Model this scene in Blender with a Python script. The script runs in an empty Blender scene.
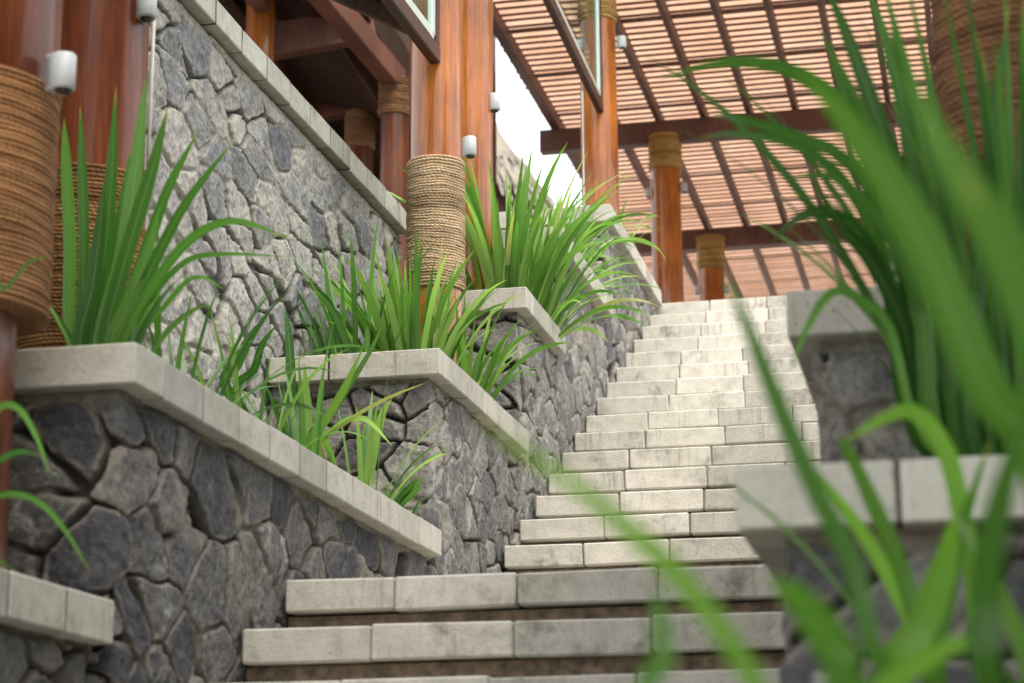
import bpy, math, random
import numpy as np
from mathutils import Vector, Matrix

# ---------------------------------------------------------------- camera, sky, sun, exposure
S = bpy.context.scene
C = S.collection
R = math.radians
F_PX = 2112.0
PITCH, YAW, ROLL = R(14.17), R(12.466), R(-0.368)


def cam_axes():
    cy, sy, cp, sp = math.cos(YAW), math.sin(YAW), math.cos(PITCH), math.sin(PITCH)
    fw = np.array([-sy * cp, cy * cp, sp])
    r = np.array([cy, sy, 0.0])
    u = np.cross(r, fw)
    c, s = math.cos(ROLL), math.sin(ROLL)
    return c * r + s * u, -s * r + c * u, fw


AX_R, AX_U, AX_F = cam_axes()
cam_d = bpy.data.cameras.new('camera')
cam = bpy.data.objects.new('camera', cam_d)
C.objects.link(cam)
m = Matrix.Identity(4)
for i in range(3):
    m[i][0], m[i][1], m[i][2] = AX_R[i], AX_U[i], -AX_F[i]
cam.matrix_world = m
cam_d.sensor_width = 36
cam_d.lens = 36 * F_PX / 1024
cam_d.clip_start, cam_d.clip_end = 0.05, 500
cam_d.dof.use_dof = True
cam_d.dof.focus_distance = 8.4
cam_d.dof.aperture_fstop = 3.7
S.camera = cam

W = bpy.data.worlds.new('World')
S.world = W
W.use_nodes = True
nt = W.node_tree
bg = nt.nodes['Background']
sky = nt.nodes.new('ShaderNodeTexSky')
sky.sky_type = 'NISHITA'
sky.sun_disc = False
SUN_EL, SUN_AZ = R(58), R(142)         # azimuth measured from +Y towards +X
sky.sun_elevation, sky.sun_rotation = SUN_EL, SUN_AZ
sky.air_density, sky.dust_density, sky.ozone_density = 1.0, 6.0, 1.0
mixw = nt.nodes.new('ShaderNodeMix')
mixw.data_type = 'RGBA'
mixw.inputs[0].default_value = 0.6
nt.links.new(sky.outputs[0], mixw.inputs[6])
mixw.inputs[7].default_value = (9.3, 9.4, 9.3, 1)      # bright even cloud
nt.links.new(mixw.outputs[2], bg.inputs[0])
bg.inputs[1].default_value = 0.15

sd = bpy.data.lights.new('sun', 'SUN')
sd.energy, sd.angle, sd.color = 0.8, R(30), (1.0, 0.96, 0.90)
sun = bpy.data.objects.new('sun', sd)
C.objects.link(sun)
sv = Vector((math.sin(SUN_AZ) * math.cos(SUN_EL), math.cos(SUN_AZ) * math.cos(SUN_EL), math.sin(SUN_EL)))
sun.rotation_euler = sv.to_track_quat('Z', 'Y').to_euler()
S.view_settings.view_transform = 'Standard'
S.view_settings.look = 'None'
S.view_settings.exposure = 1.27
S.view_settings.gamma = 1
S.render.engine = 'CYCLES'
S.cycles.use_denoising = True
S.cycles.max_bounces = 8


# ---------------------------------------------------------------- helpers
def at(px, py, Y):
    """world point at stair depth Y seen in direction (px, py)"""
    d = AX_R * ((px - 512) / F_PX) + AX_U * ((341.5 - py) / F_PX) + AX_F
    return d * (Y / d[1])


rng = random.Random(7)


class MB:
    def __init__(s):
        s.v, s.f, s.uv = [], [], []

    def add(s, verts, faces, uvs=None):
        o = len(s.v)
        s.v += [tuple(map(float, p)) for p in verts]
        s.f += [tuple(i + o for i in f) for f in faces]
        s.uv += list(uvs) if uvs is not None else [(0, 0)] * len(verts)

    def box(s, lo, hi, bev=0.0, jit=0.0):
        """box with chamfered edges, corners optionally jittered"""
        lo, hi = np.array(lo, float), np.array(hi, float)
        c = (lo + hi) / 2
        h = (hi - lo) / 2
        if bev <= 0:
            P = [c + h * np.array(q) for q in ((-1, -1, -1), (1, -1, -1), (1, 1, -1), (-1, 1, -1), (-1, -1, 1), (1, -1, 1), (1, 1, 1), (-1, 1, 1))]
            if jit:
                P = [p + np.array([rng.uniform(-jit, jit) for _ in range(3)]) for p in P]
            s.add(P, [(0, 3, 2, 1), (4, 5, 6, 7), (0, 1, 5, 4), (1, 2, 6, 5), (2, 3, 7, 6), (3, 0, 4, 7)])
            return
        V, idx = [], {}
        for sx in (-1, 1):
            for sy in (-1, 1):
                for sz in (-1, 1):
                    j = np.array([rng.uniform(-jit, jit) for _ in range(3)]) if jit else 0
                    for ax in range(3):
                        q = h - bev
                        q[ax] = h[ax]
                        V.append(c + np.array([sx, sy, sz]) * q + j)
                        idx[(sx, sy, sz, ax)] = len(V) - 1
        Fs = []
        for ax in range(3):
            a, b = [(1, 2), (2, 0), (0, 1)][ax]
            for sg in (-1, 1):
                ring = []
                for (p, q) in ((-1, -1), (1, -1), (1, 1), (-1, 1)):
                    k = [0, 0, 0]
                    k[ax], k[a], k[b] = sg, p, q
                    ring.append(idx[(*k, ax)])
                Fs.append(tuple(ring) if sg > 0 else tuple(reversed(ring)))
        for ax in range(3):                       # edges along axis ax
            a, b = [(1, 2), (2, 0), (0, 1)][ax]
            for p in (-1, 1):
                for q in (-1, 1):
                    k0, k1 = [0, 0, 0], [0, 0, 0]
                    k0[ax], k0[a], k0[b] = -1, p, q
                    k1[ax], k1[a], k1[b] = 1, p, q
                    f = (idx[(*k0, a)], idx[(*k1, a)], idx[(*k1, b)], idx[(*k0, b)])
                    Fs.append(f if p * q < 0 else tuple(reversed(f)))
        for sx in (-1, 1):
            for sy in (-1, 1):
                for sz in (-1, 1):
                    f = (idx[(sx, sy, sz, 0)], idx[(sx, sy, sz, 1)], idx[(sx, sy, sz, 2)])
                    Fs.append(f if sx * sy * sz > 0 else tuple(reversed(f)))
        s.add(V, Fs)

    def beam(s, p0, p1, w, h, up=(0, 0, 1), bev=0.006):
        p0, p1 = Vector(p0), Vector(p1)
        t = (p1 - p0).normalized()
        sd_ = t.cross(Vector(up)).normalized()
        n = sd_.cross(t)
        ring = []
        b = min(bev, w / 3, h / 3)
        for (x, y) in ((-w / 2 + b, -h / 2), (w / 2 - b, -h / 2), (w / 2, -h / 2 + b), (w / 2, h / 2 - b), (w / 2 - b, h / 2), (-w / 2 + b, h / 2), (-w / 2, h / 2 - b), (-w / 2, -h / 2 + b)):
            ring.append(sd_ * x + n * y)
        V = [p0 + q for q in ring] + [p1 + q for q in ring]
        Fs = [(i, (i + 1) % 8, 8 + (i + 1) % 8, 8 + i) for i in range(8)] + [tuple(range(7, -1, -1)), tuple(range(8, 16))]
        s.add(V, Fs)

    def lathe(s, axis0, axis1, prof, n=40, wob=0.0, cap=True, ang0=0.0, seed=0, ripple=None):
        """prof: list of (t, radius); axis from axis0 to axis1"""
        a0, a1 = np.array(axis0, float), np.array(axis1, float)
        r_ = np.random.RandomState(seed)
        ph = r_.rand(4) * 6.28
        V = []
        for k, (t, rad) in enumerate(prof):
            c = a0 + (a1 - a0) * t
            for i in range(n):
                a = ang0 + 2 * math.pi * i / n
                rr = rad * (1 + wob * (math.sin(2 * a + ph[0]) + 0.6 * math.sin(3 * a + ph[1] + 2 * t) + .35 * math.sin(7 * a + ph[2] + 3 * t) + .22 * math.sin(13 * a + ph[3] - 2 * t)))
                dz = 0.0
                if ripple:
                    dz = ripple * (math.sin(a * 2 + ph[2] + t * 5) + .5 * math.sin(a * 5 + ph[3] + t * 17))
                V.append(c + np.array([rr * math.cos(a), rr * math.sin(a), dz]))
        Fs = []
        for k in range(len(prof) - 1):
            for i in range(n):
                j = (i + 1) % n
                Fs.append((k * n + i, k * n + j, (k + 1) * n + j, (k + 1) * n + i))
        if cap:
            Fs.append(tuple(range(n - 1, -1, -1)))
            Fs.append(tuple((len(prof) - 1) * n + i for i in range(n)))
        s.add(V, Fs)

    def tube(s, pts, r, n=10):
        pts = [Vector(p) for p in pts]
        V = []
        for k, p in enumerate(pts):
            t = (pts[min(k + 1, len(pts) - 1)] - pts[max(k - 1, 0)]).normalized()
            a = t.orthogonal().normalized() if abs(t.z) < .9 else Vector((1, 0, 0)).cross(t).normalized()
            b = t.cross(a)
            V += [p + r * (a * math.cos(6.2832 * i / n) + b * math.sin(6.2832 * i / n)) for i in range(n)]
        Fs = [(k * n + i, k * n + (i + 1) % n, (k + 1) * n + (i + 1) % n, (k + 1) * n + i) for k in range(len(pts) - 1) for i in range(n)]
        Fs += [tuple(range(n - 1, -1, -1)), tuple((len(pts) - 1) * n + i for i in range(n))]
        s.add(V, Fs)

    def build(s, name, mat, parent=None, smooth=False, loc=None):
        me = bpy.data.meshes.new(name)
        me.from_pydata(s.v, [], s.f)
        uvl = me.uv_layers.new(name='UVMap')
        li = np.empty(len(me.loops), np.int32)
        me.loops.foreach_get('vertex_index', li)
        uvl.data.foreach_set('uv', np.array(s.uv, np.float32)[li].ravel())
        if smooth:
            me.polygons.foreach_set('use_smooth', [True] * len(me.polygons))
        me.materials.append(mat)
        me.update()
        return link(name, me, parent, loc)


def link(name, me, parent=None, loc=None):
    o = bpy.data.objects.new(name, me)
    C.objects.link(o)
    if loc is not None:                 # re-centre a finished mesh on its own base
        me.transform(Matrix.Translation(-Vector(loc)))
        o.location = loc
    if parent is not None:
        o.parent = parent
        o.location = Vector((0, 0, 0)) if loc is None else loc
        o.matrix_parent_inverse = Matrix.Translation(-parent.location)
    return o


def tag(o, label=None, cat=None, group=None, kind=None):
    for k, v in (('label', label), ('category', cat), ('group', group), ('kind', kind)):
        if v:
            o[k] = v
    return o


def empty(name, loc, label, cat, group=None):
    o = bpy.data.objects.new(name, None)
    C.objects.link(o)
    o.location = [float(q) for q in loc]
    o.empty_display_size = 0.1
    return tag(o, label, cat, group)


# numpy value noise -----------------------------------------------------------
def vnoise(x, y, seed=0):
    r_ = np.random.RandomState(seed)
    T = r_.rand(256, 256)
    xi, yi = np.floor(x).astype(int), np.floor(y).astype(int)
    fx, fy = x - xi, y - yi
    fx, fy = fx * fx * (3 - 2 * fx), fy * fy * (3 - 2 * fy)
    a, b = T[xi & 255, yi & 255], T[(xi + 1) & 255, yi & 255]
    c, d = T[xi & 255, (yi + 1) & 255], T[(xi + 1) & 255, (yi + 1) & 255]
    return (a * (1 - fx) + b * fx) * (1 - fy) + (c * (1 - fx) + d * fx) * fy


def fbm(x, y, seed=0, oct_=4):
    o, a, tot = 0, 1.0, 0
    for k in range(oct_):
        o = o + a * (vnoise(x * 2 ** k, y * 2 ** k, seed + k) - .5)
        tot += a
        a *= .55
    return o / tot * 2


# ---------------------------------------------------------------- materials
def mat(name):
    m_ = bpy.data.materials.new(name)
    m_.use_nodes = True
    n = m_.node_tree.nodes
    return m_, n, m_.node_tree.links, n['Principled BSDF']


def node(n, typ, **kw):
    x = n.new(typ)
    for k, v in kw.items():
        if k.startswith('i_'):
            x.inputs[int(k[2:])].default_value = v
        else:
            setattr(x, k, v)
    return x


def ramp(n, l, src, stops):
    r_ = n.new('ShaderNodeValToRGB')
    e = r_.color_ramp.elements
    while len(e) < len(stops):
        e.new(0.5)
    for q, (p, c) in zip(e, stops):
        q.position = p
        q.color = (*c, 1) if len(c) == 3 else c
    l.new(src, r_.inputs[0])
    return r_.outputs[0]


def noise(n, l, scale, detail=6, rough=.6, vec=None, dist=0.0):
    x = n.new('ShaderNodeTexNoise')
    x.inputs['Scale'].default_value = scale
    x.inputs['Detail'].default_value = detail
    x.inputs['Roughness'].default_value = rough
    x.inputs['Distortion'].default_value = dist
    if vec is not None:
        l.new(vec, x.inputs['Vector'])
    return x.outputs[0]


def mixc(n, l, fac, a, b, mode='MIX'):
    x = n.new('ShaderNodeMix')
    x.data_type = 'RGBA'
    x.blend_type = mode
    for sock, v in ((0, fac), (6, a), (7, b)):
        if hasattr(v, 'default_value') or hasattr(v, 'is_linked'):
            l.new(v, x.inputs[sock])
        elif sock == 0:
            x.inputs[0].default_value = v
        else:
            x.inputs[sock].default_value = (*v, 1)
    return x.outputs[2]


def mth(n, l, op, a, b=0.5, clamp=False):
    x = n.new('ShaderNodeMath')
    x.operation = op
    x.use_clamp = clamp
    for i, v in enumerate((a, b)):
        if hasattr(v, 'is_linked'):
            l.new(v, x.inputs[i])
        else:
            x.inputs[i].default_value = v
    return x.outputs[0]


def bump(n, l, h, strength, dist, bsdf):
    b = n.new('ShaderNodeBump')
    b.inputs['Strength'].default_value = strength
    b.inputs['Distance'].default_value = dist
    l.new(h, b.inputs['Height'])
    l.new(b.outputs[0], bsdf.inputs['Normal'])


def stone_mat(name, cols, mortar, lichen, dark_joint, scuff=.3):
    m_, n, l, b = mat(name)
    tc = node(n, 'ShaderNodeTexCoord').outputs['Object']
    sid = node(n, 'ShaderNodeAttribute', attribute_name='sid').outputs['Fac']
    mo = node(n, 'ShaderNodeAttribute', attribute_name='mortar').outputs['Fac']
    dp = node(n, 'ShaderNodeAttribute', attribute_name='deep').outputs['Fac']
    k = len(cols)
    base = ramp(n, l, sid, [(i / (k - 1), c) for i, c in enumerate(cols)])
    fine = noise(n, l, 55, 8, .7, tc)
    med = noise(n, l, 9, 5, .6, tc, .6)
    big = noise(n, l, 1.6, 3, .5, tc)
    v = ramp(n, l, fine, [(.28, (.42, .42, .44)), (.5, (1, 1, 1)), (.72, (1.65, 1.62, 1.54))])
    c1 = mixc(n, l, 1.0, base, v, 'MULTIPLY')
    v2 = ramp(n, l, med, [(.3, (.62, .62, .66)), (.6, (1.2, 1.17, 1.1))])
    c1 = mixc(n, l, 1.0, c1, v2, 'MULTIPLY')
    # lichen / lime bloom, stronger on some stones
    lm = noise(n, l, 6.0, 7, .65, tc, 1.2)
    lmask = ramp(n, l, lm, [(.53, (0, 0, 0)), (.62, (1, 1, 1))])
    sidm = ramp(n, l, mth(n, l, 'FRACT', mth(n, l, 'MULTIPLY', sid, 7.31)), [(.45, (0, 0, 0)), (.9, (1, 1, 1))])
    lfac = mth(n, l, 'MULTIPLY', mth(n, l, 'MULTIPLY', lmask, sidm), lichen)
    c1 = mixc(n, l, lfac, c1, (.40, .41, .36))
    # pale scuffed grain
    gr = noise(n, l, 150, 4, .8, tc)
    gmask = ramp(n, l, gr, [(.6, (0, 0, 0)), (.72, (1, 1, 1))])
    c1 = mixc(n, l, mth(n, l, 'MULTIPLY', gmask, scuff), c1, (.36, .35, .31))
    rim = node(n, 'ShaderNodeAttribute', attribute_name='rim').outputs['Fac']
    rimm = mth(n, l, 'MULTIPLY', rim, ramp(n, l, noise(n, l, 11, 5, .7, tc), [(.40, (0, 0, 0)), (.58, (1, 1, 1))]))
    c1 = mixc(n, l, mth(n, l, 'MULTIPLY', rimm, .85), c1, tuple(q * 1.05 for q in mortar))
    mcol = mixc(n, l, ramp(n, l, noise(n, l, 40, 6, .7, tc), [(.35, (0, 0, 0)), (.65, (1, 1, 1))]), tuple(q * .55 for q in mortar), mortar)
    c1 = mixc(n, l, mo, c1, mcol)
    c1 = mixc(n, l, dp, c1, dark_joint)
    l.new(c1, b.inputs['Base Color'])
    b.inputs['Roughness'].default_value = .85
    hh = mth(n, l, 'ADD', fine, mth(n, l, 'MULTIPLY', med, .5))
    bump(n, l, hh, .9, .016, b)
    return m_


def concrete_mat(name, col, stain=(.16, .145, .115), stain_amt=.8, wear=.55):
    m_, n, l, b = mat(name)
    tc = node(n, 'ShaderNodeTexCoord').outputs['Object']
    isl = node(n, 'ShaderNodeNewGeometry').outputs['Random Per Island']
    tone = ramp(n, l, isl, [(0, tuple(q * .72 for q in col)), (.3, tuple(q * .92 for q in col)), (.7, col), (1, tuple(min(1, q * 1.1) for q in col))])
    f1 = noise(n, l, 90, 6, .7, tc)
    v = ramp(n, l, f1, [(.3, (.86, .855, .84)), (.55, (1, 1, 1)), (.75, (1.05, 1.05, 1.05))])
    c1 = mixc(n, l, 1, tone, v, 'MULTIPLY')
    f2 = noise(n, l, 5, 6, .62, tc, .5)
    sm = ramp(n, l, f2, [(wear, (0, 0, 0)), (wear + .16, (1, 1, 1))])
    f4 = noise(n, l, 28, 5, .6, tc)
    sm2 = mth(n, l, 'MULTIPLY', sm, ramp(n, l, f4, [(.35, (0, 0, 0)), (.6, (1, 1, 1))]))
    c1 = mixc(n, l, mth(n, l, 'MULTIPLY', sm2, stain_amt), c1, stain)
    mps = n.new('ShaderNodeMapping')
    mps.inputs['Scale'].default_value = (24, 24, 2.2)
    l.new(tc, mps.inputs[0])
    stv = noise(n, l, 1.6, 5, .65, mps.outputs[0])
    stk = ramp(n, l, stv, [(.52, (0, 0, 0)), (.68, (1, 1, 1))])
    big2 = ramp(n, l, noise(n, l, 2.1, 4, .6, tc), [(.42, (0, 0, 0)), (.62, (1, 1, 1))])
    c1 = mixc(n, l, mth(n, l, 'MULTIPLY', mth(n, l, 'MULTIPLY', stk, big2), .55), c1, tuple(q * .8 for q in stain))
    c1 = mixc(n, l, 1, c1, ramp(n, l, noise(n, l, 13, 6, .65, tc, .3), [(.3, (.82, .815, .79)), (.6, (1.04, 1.04, 1.03))]), 'MULTIPLY')
    # small air holes
    vo = n.new('ShaderNodeTexVoronoi')
    vo.inputs['Scale'].default_value = 34
    l.new(tc, vo.inputs['Vector'])
    hole = ramp(n, l, vo.outputs['Distance'], [(.07, (1, 1, 1)), (.12, (0, 0, 0))])
    hole = mth(n, l, 'MULTIPLY', hole, ramp(n, l, noise(n, l, 3.3, 2, .5, tc), [(.52, (0, 0, 0)), (.56, (1, 1, 1))]))
    c1 = mixc(n, l, mth(n, l, 'MULTIPLY', hole, .7), c1, (.09, .085, .075))
    l.new(c1, b.inputs['Base Color'])
    b.inputs['Roughness'].default_value = .88
    h = mth(n, l, 'SUBTRACT', mth(n, l, 'ADD', f1, mth(n, l, 'MULTIPLY', f2, 1.2)), mth(n, l, 'MULTIPLY', hole, .8))
    bump(n, l, h, .5, .006, b)
    return m_


def wood_mat(name, dark, light, rough=.3, coat=.6, scale=1.0):
    m_, n, l, b = mat(name)
    tc = node(n, 'ShaderNodeTexCoord').outputs['Object']
    mp = n.new('ShaderNodeMapping')
    mp.inputs['Scale'].default_value = (14 * scale, 14 * scale, 1.3 * scale)
    l.new(tc, mp.inputs[0])
    g = noise(n, l, 2.2, 9, .68, mp.outputs[0], .8)
    mp2 = n.new('ShaderNodeMapping')
    mp2.inputs['Scale'].default_value = (70, 70, 2.5)
    l.new(tc, mp2.inputs[0])
    g2 = noise(n, l, 2.0, 5, .7, mp2.outputs[0])
    big = noise(n, l, 2.0, 3, .5, tc)
    c1 = ramp(n, l, g, [(.3, dark), (.5, tuple((a + c) / 2 for a, c in zip(dark, light))), (.72, light)])
    c1 = mixc(n, l, 1, c1, ramp(n, l, g2, [(.3, (.74, .7, .68)), (.55, (1, 1, 1))]), 'MULTIPLY')
    c1 = mixc(n, l, 1, c1, ramp(n, l, big, [(.3, (.6, .57, .55)), (.7, (1.25, 1.25, 1.25))]), 'MULTIPLY')
    l.new(c1, b.inputs['Base Color'])
    b.inputs['Roughness'].default_value = rough
    b.inputs['Coat Weight'].default_value = coat
    b.inputs['Coat Roughness'].default_value = .05
    b.inputs['Specular IOR Level'].default_value = .25
    bump(n, l, g2, .12, .002, b)
    return m_


def rope_mat(name, dark, light):
    m_, n, l, b = mat(name)
    tc = node(n, 'ShaderNodeTexCoord').outputs['Object']
    ra = node(n, 'ShaderNodeAttribute', attribute_name='ring').outputs['Fac']
    tu = node(n, 'ShaderNodeAttribute', attribute_name='turn').outputs['Fac']
    vein = mth(n, l, 'SINE', mth(n, l, 'ADD', tu, mth(n, l, 'MULTIPLY', ra, 50.0)))
    vein = mth(n, l, 'MULTIPLY', mth(n, l, 'ADD', vein, 1.0), .5)
    f = noise(n, l, 130, 5, .75, tc)
    f2 = noise(n, l, 7, 4, .6, tc)
    c1 = ramp(n, l, f, [(.3, dark), (.7, light)])
    c1 = mixc(n, l, 1, c1, ramp(n, l, vein, [(0, (.80, .77, .74)), (.5, (1.03, 1.03, 1.03))]), 'MULTIPLY')
    c1 = mixc(n, l, 1, c1, ramp(n, l, ra, [(0, (.7, .66, .6)), (1, (1.2, 1.2, 1.2))]), 'MULTIPLY')
    c1 = mixc(n, l, 1, c1, ramp(n, l, f2, [(.3, (.75, .73, .7)), (.7, (1.15, 1.15, 1.15))]), 'MULTIPLY')
    l.new(c1, b.inputs['Base Color'])
    b.inputs['Roughness'].default_value = .9
    h = mth(n, l, 'ADD', mth(n, l, 'MULTIPLY', vein, .6), f)
    bump(n, l, h, .7, .005, b)
    return m_


def leaf_mat(name, a, c, d, trans=.4, tipcol=(.35, .30, .07), dead=(.42, .40, .18)):
    m_, n, l, b = mat(name)
    uv = node(n, 'ShaderNodeTexCoord').outputs['UV']
    sep = n.new('ShaderNodeSeparateXYZ')
    l.new(uv, sep.inputs[0])
    isl = node(n, 'ShaderNodeNewGeometry').outputs['Random Per Island']
    col = ramp(n, l, isl, [(0, tuple(q * .75 for q in a)), (.2, a), (.5, c), (.8, d), (.9, tuple(min(1, q * 1.35) for q in d)), (.955, d), (.965, dead)])
    # darker green midway, paler base, some yellowed tips
    lng = ramp(n, l, sep.outputs[1], [(0, (1.35, 1.3, 1.1)), (.3, (.95, .95, .95)), (.75, (1.05, 1.05, 1.0)), (1, (1.25, 1.2, .9))])
    col = mixc(n, l, 1, col, lng, 'MULTIPLY')
    mp = n.new('ShaderNodeMapping')
    mp.inputs['Scale'].default_value = (26, 1.2, 1)
    l.new(uv, mp.inputs[0])
    st = noise(n, l, 1.5, 4, .6, mp.outputs[0])
    col = mixc(n, l, 1, col, ramp(n, l, st, [(.3, (.78, .8, .72)), (.65, (1.14, 1.1, 1.12))]), 'MULTIPLY')
    rib = ramp(n, l, mth(n, l, 'ABSOLUTE', mth(n, l, 'SUBTRACT', sep.outputs[0], .5)), [(.0, (1, 1, 1)), (.06, (0, 0, 0))])
    col = mixc(n, l, mth(n, l, 'MULTIPLY', rib, .5), col, (.26, .40, .15))
    tipm = mth(n, l, 'MULTIPLY', ramp(n, l, sep.outputs[1], [(.93, (0, 0, 0)), (.985, (1, 1, 1))]),
               ramp(n, l, mth(n, l, 'FRACT', mth(n, l, 'MULTIPLY', isl, 13.7)), [(.55, (0, 0, 0)), (.6, (1, 1, 1))]))
    col = mixc(n, l, tipm, col, tipcol)
    l.new(col, b.inputs['Base Color'])
    b.inputs['Roughness'].default_value = .30
    b.inputs['Specular IOR Level'].default_value = .4
    bump(n, l, st, .25, .002, b)
    t = n.new('ShaderNodeBsdfTranslucent')
    l.new(mixc(n, l, 1, col, (1.05, 1.4, .6), 'MULTIPLY'), t.inputs[0])
    mx = n.new('ShaderNodeMixShader')
    mx.inputs[0].default_value = trans
    l.new(b.outputs[0], mx.inputs[1])
    l.new(t.outputs[0], mx.inputs[2])
    l.new(mx.outputs[0], n['Material Output'].inputs[0])
    return m_


def plain(name, col, rough=.6, metal=0.0, nscale=30, var=.25):
    m_, n, l, b = mat(name)
    tc = node(n, 'ShaderNodeTexCoord').outputs['Object']
    f = noise(n, l, nscale, 5, .6, tc)
    c1 = ramp(n, l, f, [(.3, tuple(q * (1 - var) for q in col)), (.7, tuple(min(1, q * (1 + var)) for q in col))])
    l.new(c1, b.inputs['Base Color'])
    b.inputs['Roughness'].default_value = rough
    b.inputs['Metallic'].default_value = metal
    bump(n, l, f, .3, .004, b)
    return m_


M_dark_stone = stone_mat('dark_rubble', [(.05, .052, .062), (.11, .11, .116), (.15, .148, .145), (.065, .066, .076), (.18, .175, .16), (.082, .084, .094)], (.30, .26, .20), .9, (.022, .019, .016))
M_mid_stone = stone_mat('grey_rubble', [(.085, .088, .10), (.16, .16, .162), (.23, .227, .215), (.11, .112, .125), (.27, .265, .24), (.19, .19, .192)], (.36, .33, .27), .9, (.02, .018, .016))
M_light_stone = stone_mat('pale_rubble', [(.13, .138, .155), (.27, .27, .265), (.38, .375, .345), (.19, .198, .215), (.43, .42, .38), (.31, .31, .305)], (.47, .44, .37), .45, (.05, .045, .038), .12)
M_coping = concrete_mat('coping_concrete', (.49, .475, .415), stain_amt=.55, wear=.55)
M_step = concrete_mat('step_stone', (.56, .535, .475), stain_amt=.8, wear=.52)
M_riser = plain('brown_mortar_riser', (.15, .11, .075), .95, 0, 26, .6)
M_joint_step = plain('brown_joint_mortar', (.16, .13, .10), .95, 0, 60, .4)
M_joint = plain('dark_joint_mortar', (.05, .043, .034), .95, 0, 60, .4)
M_soil = plain('planting_soil', (.05, .036, .024), .95, 0, 40, .6)
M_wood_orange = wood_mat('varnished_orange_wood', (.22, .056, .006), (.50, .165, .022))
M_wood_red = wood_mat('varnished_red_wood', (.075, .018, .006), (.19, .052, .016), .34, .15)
M_wood_dark = wood_mat('dark_beam_wood', (.035, .015, .010), (.085, .038, .024), .5, .1)
M_wood_pergola = wood_mat('brown_pergola_wood', (.10, .05, .042), (.20, .105, .085), .55, .05)
M_wood_roof = wood_mat('dark_roof_wood', (.03, .017, .012), (.075, .04, .026), .6, .05)
M_wood_beam = wood_mat('red_brown_beam_wood', (.10, .036, .026), (.19, .075, .055), .5, .1)
M_rope_brown = rope_mat('coir_rope', (.19, .088, .03), (.46, .24, .095))
M_rope_pale = rope_mat('sisal_rope', (.37, .265, .155), (.67, .52, .35))
M_rope_dark = rope_mat('dark_coir_rope', (.12, .055, .022), (.30, .145, .065))
M_rope_gold = rope_mat('golden_rope', (.28, .16, .045), (.52, .34, .12))
M_leaf_deep = leaf_mat('strap_leaf_deep', (.042, .13, .026), (.07, .19, .035), (.115, .27, .055), .38, dead=(.13, .29, .06))
M_leaf_light = leaf_mat('strap_leaf_light', (.09, .215, .038), (.16, .31, .055), (.28, .43, .125), .46)
M_leaf_fore = leaf_mat('strap_leaf_fore', (.06, .16, .026), (.105, .24, .034), (.165, .33, .05), .46, dead=(.165, .33, .05))
M_lamp = plain('grey_lamp_casing', (.42, .45, .45), .45, 0, 60, .03)
M_lens = plain('black_lamp_lens', (.02, .02, .02), .2, 0, 40, .1)
M_conduit = plain('pale_conduit', (.68, .66, .60), .6, 0, 40, .08)
M_slat = plain('pergola_slat_wood', (.15, .07, .05), .6, 0, 25, .35)
M_thatch = plain('straw_thatch', (.26, .235, .19), .95, 0, 60, .5)
M_ground = plain('ground_paving', (.30, .28, .24), .95, 0, 12, .3)


def sheet_mat():
    m_, n, l, b = mat('woven_roof_mat')
    tc = node(n, 'ShaderNodeTexCoord').outputs['Object']
    f = noise(n, l, 2.3, 4, .6, tc)
    c1 = ramp(n, l, f, [(.3, (.44, .245, .155)), (.7, (.56, .36, .25))])
    l.new(c1, b.inputs['Base Color'])
    b.inputs['Roughness'].default_value = .9
    t = n.new('ShaderNodeBsdfTranslucent')
    l.new(c1, t.inputs[0])
    mx = n.new('ShaderNodeMixShader')
    mx.inputs[0].default_value = .75
    l.new(b.outputs[0], mx.inputs[1])
    l.new(t.outputs[0], mx.inputs[2])
    l.new(mx.outputs[0], n['Material Output'].inputs[0])
    return m_


def glass_mat():
    m_, n, l, b = mat('pale_green_glass')
    g = n.new('ShaderNodeBsdfGlass')
    g.inputs['Color'].default_value = (.86, .95, .91, 1)
    g.inputs['Roughness'].default_value = .02
    g.inputs['IOR'].default_value = 1.45
    t = n.new('ShaderNodeBsdfTransparent')
    t.inputs[0].default_value = (.84, .92, .89, 1)
    mx = n.new('ShaderNodeMixShader')
    mx.inputs[0].default_value = .75
    l.new(g.outputs[0], mx.inputs[1])
    l.new(t.outputs[0], mx.inputs[2])
    l.new(mx.outputs[0], n['Material Output'].inputs[0])
    return m_


M_sheet, M_glass = sheet_mat(), glass_mat()
M_glass_edge = plain('green_glass_edge', (.52, .62, .56), .2, 0, 20, .05)


# ---------------------------------------------------------------- ground and terraces
def structure(name, lo, hi, mt, bev=0.0):
    b = MB()
    b.box(lo, hi, bev)
    return tag(b.build(name, mt), kind='structure')


b = MB()
b.add([(-150, -150, -1.66), (150, -150, -1.66), (150, 150, -1.66), (-150, 150, -1.66)], [(0, 1, 2, 3)])
tag(b.build('ground', M_ground), kind='structure')
structure('upper_terrace', (-14, 13.36, 1.0), (14, 45, 3.54), M_ground)
structure('pavilion_floor', (-14, 2.0, 0.0), (-2.83, 13.33, 2.99), M_ground)
structure('garden_bank', (1.5, 0.5, -1.65), (14, 13.33, 0.4), M_soil)

# ---------------------------------------------------------------- staircase
XL, XR = -1.979, -0.300
stair = empty('staircase', (-1.15, 1.0, -1.6), 'long pale stone stair with overhanging slab treads climbing between planted walls', 'staircase')


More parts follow.
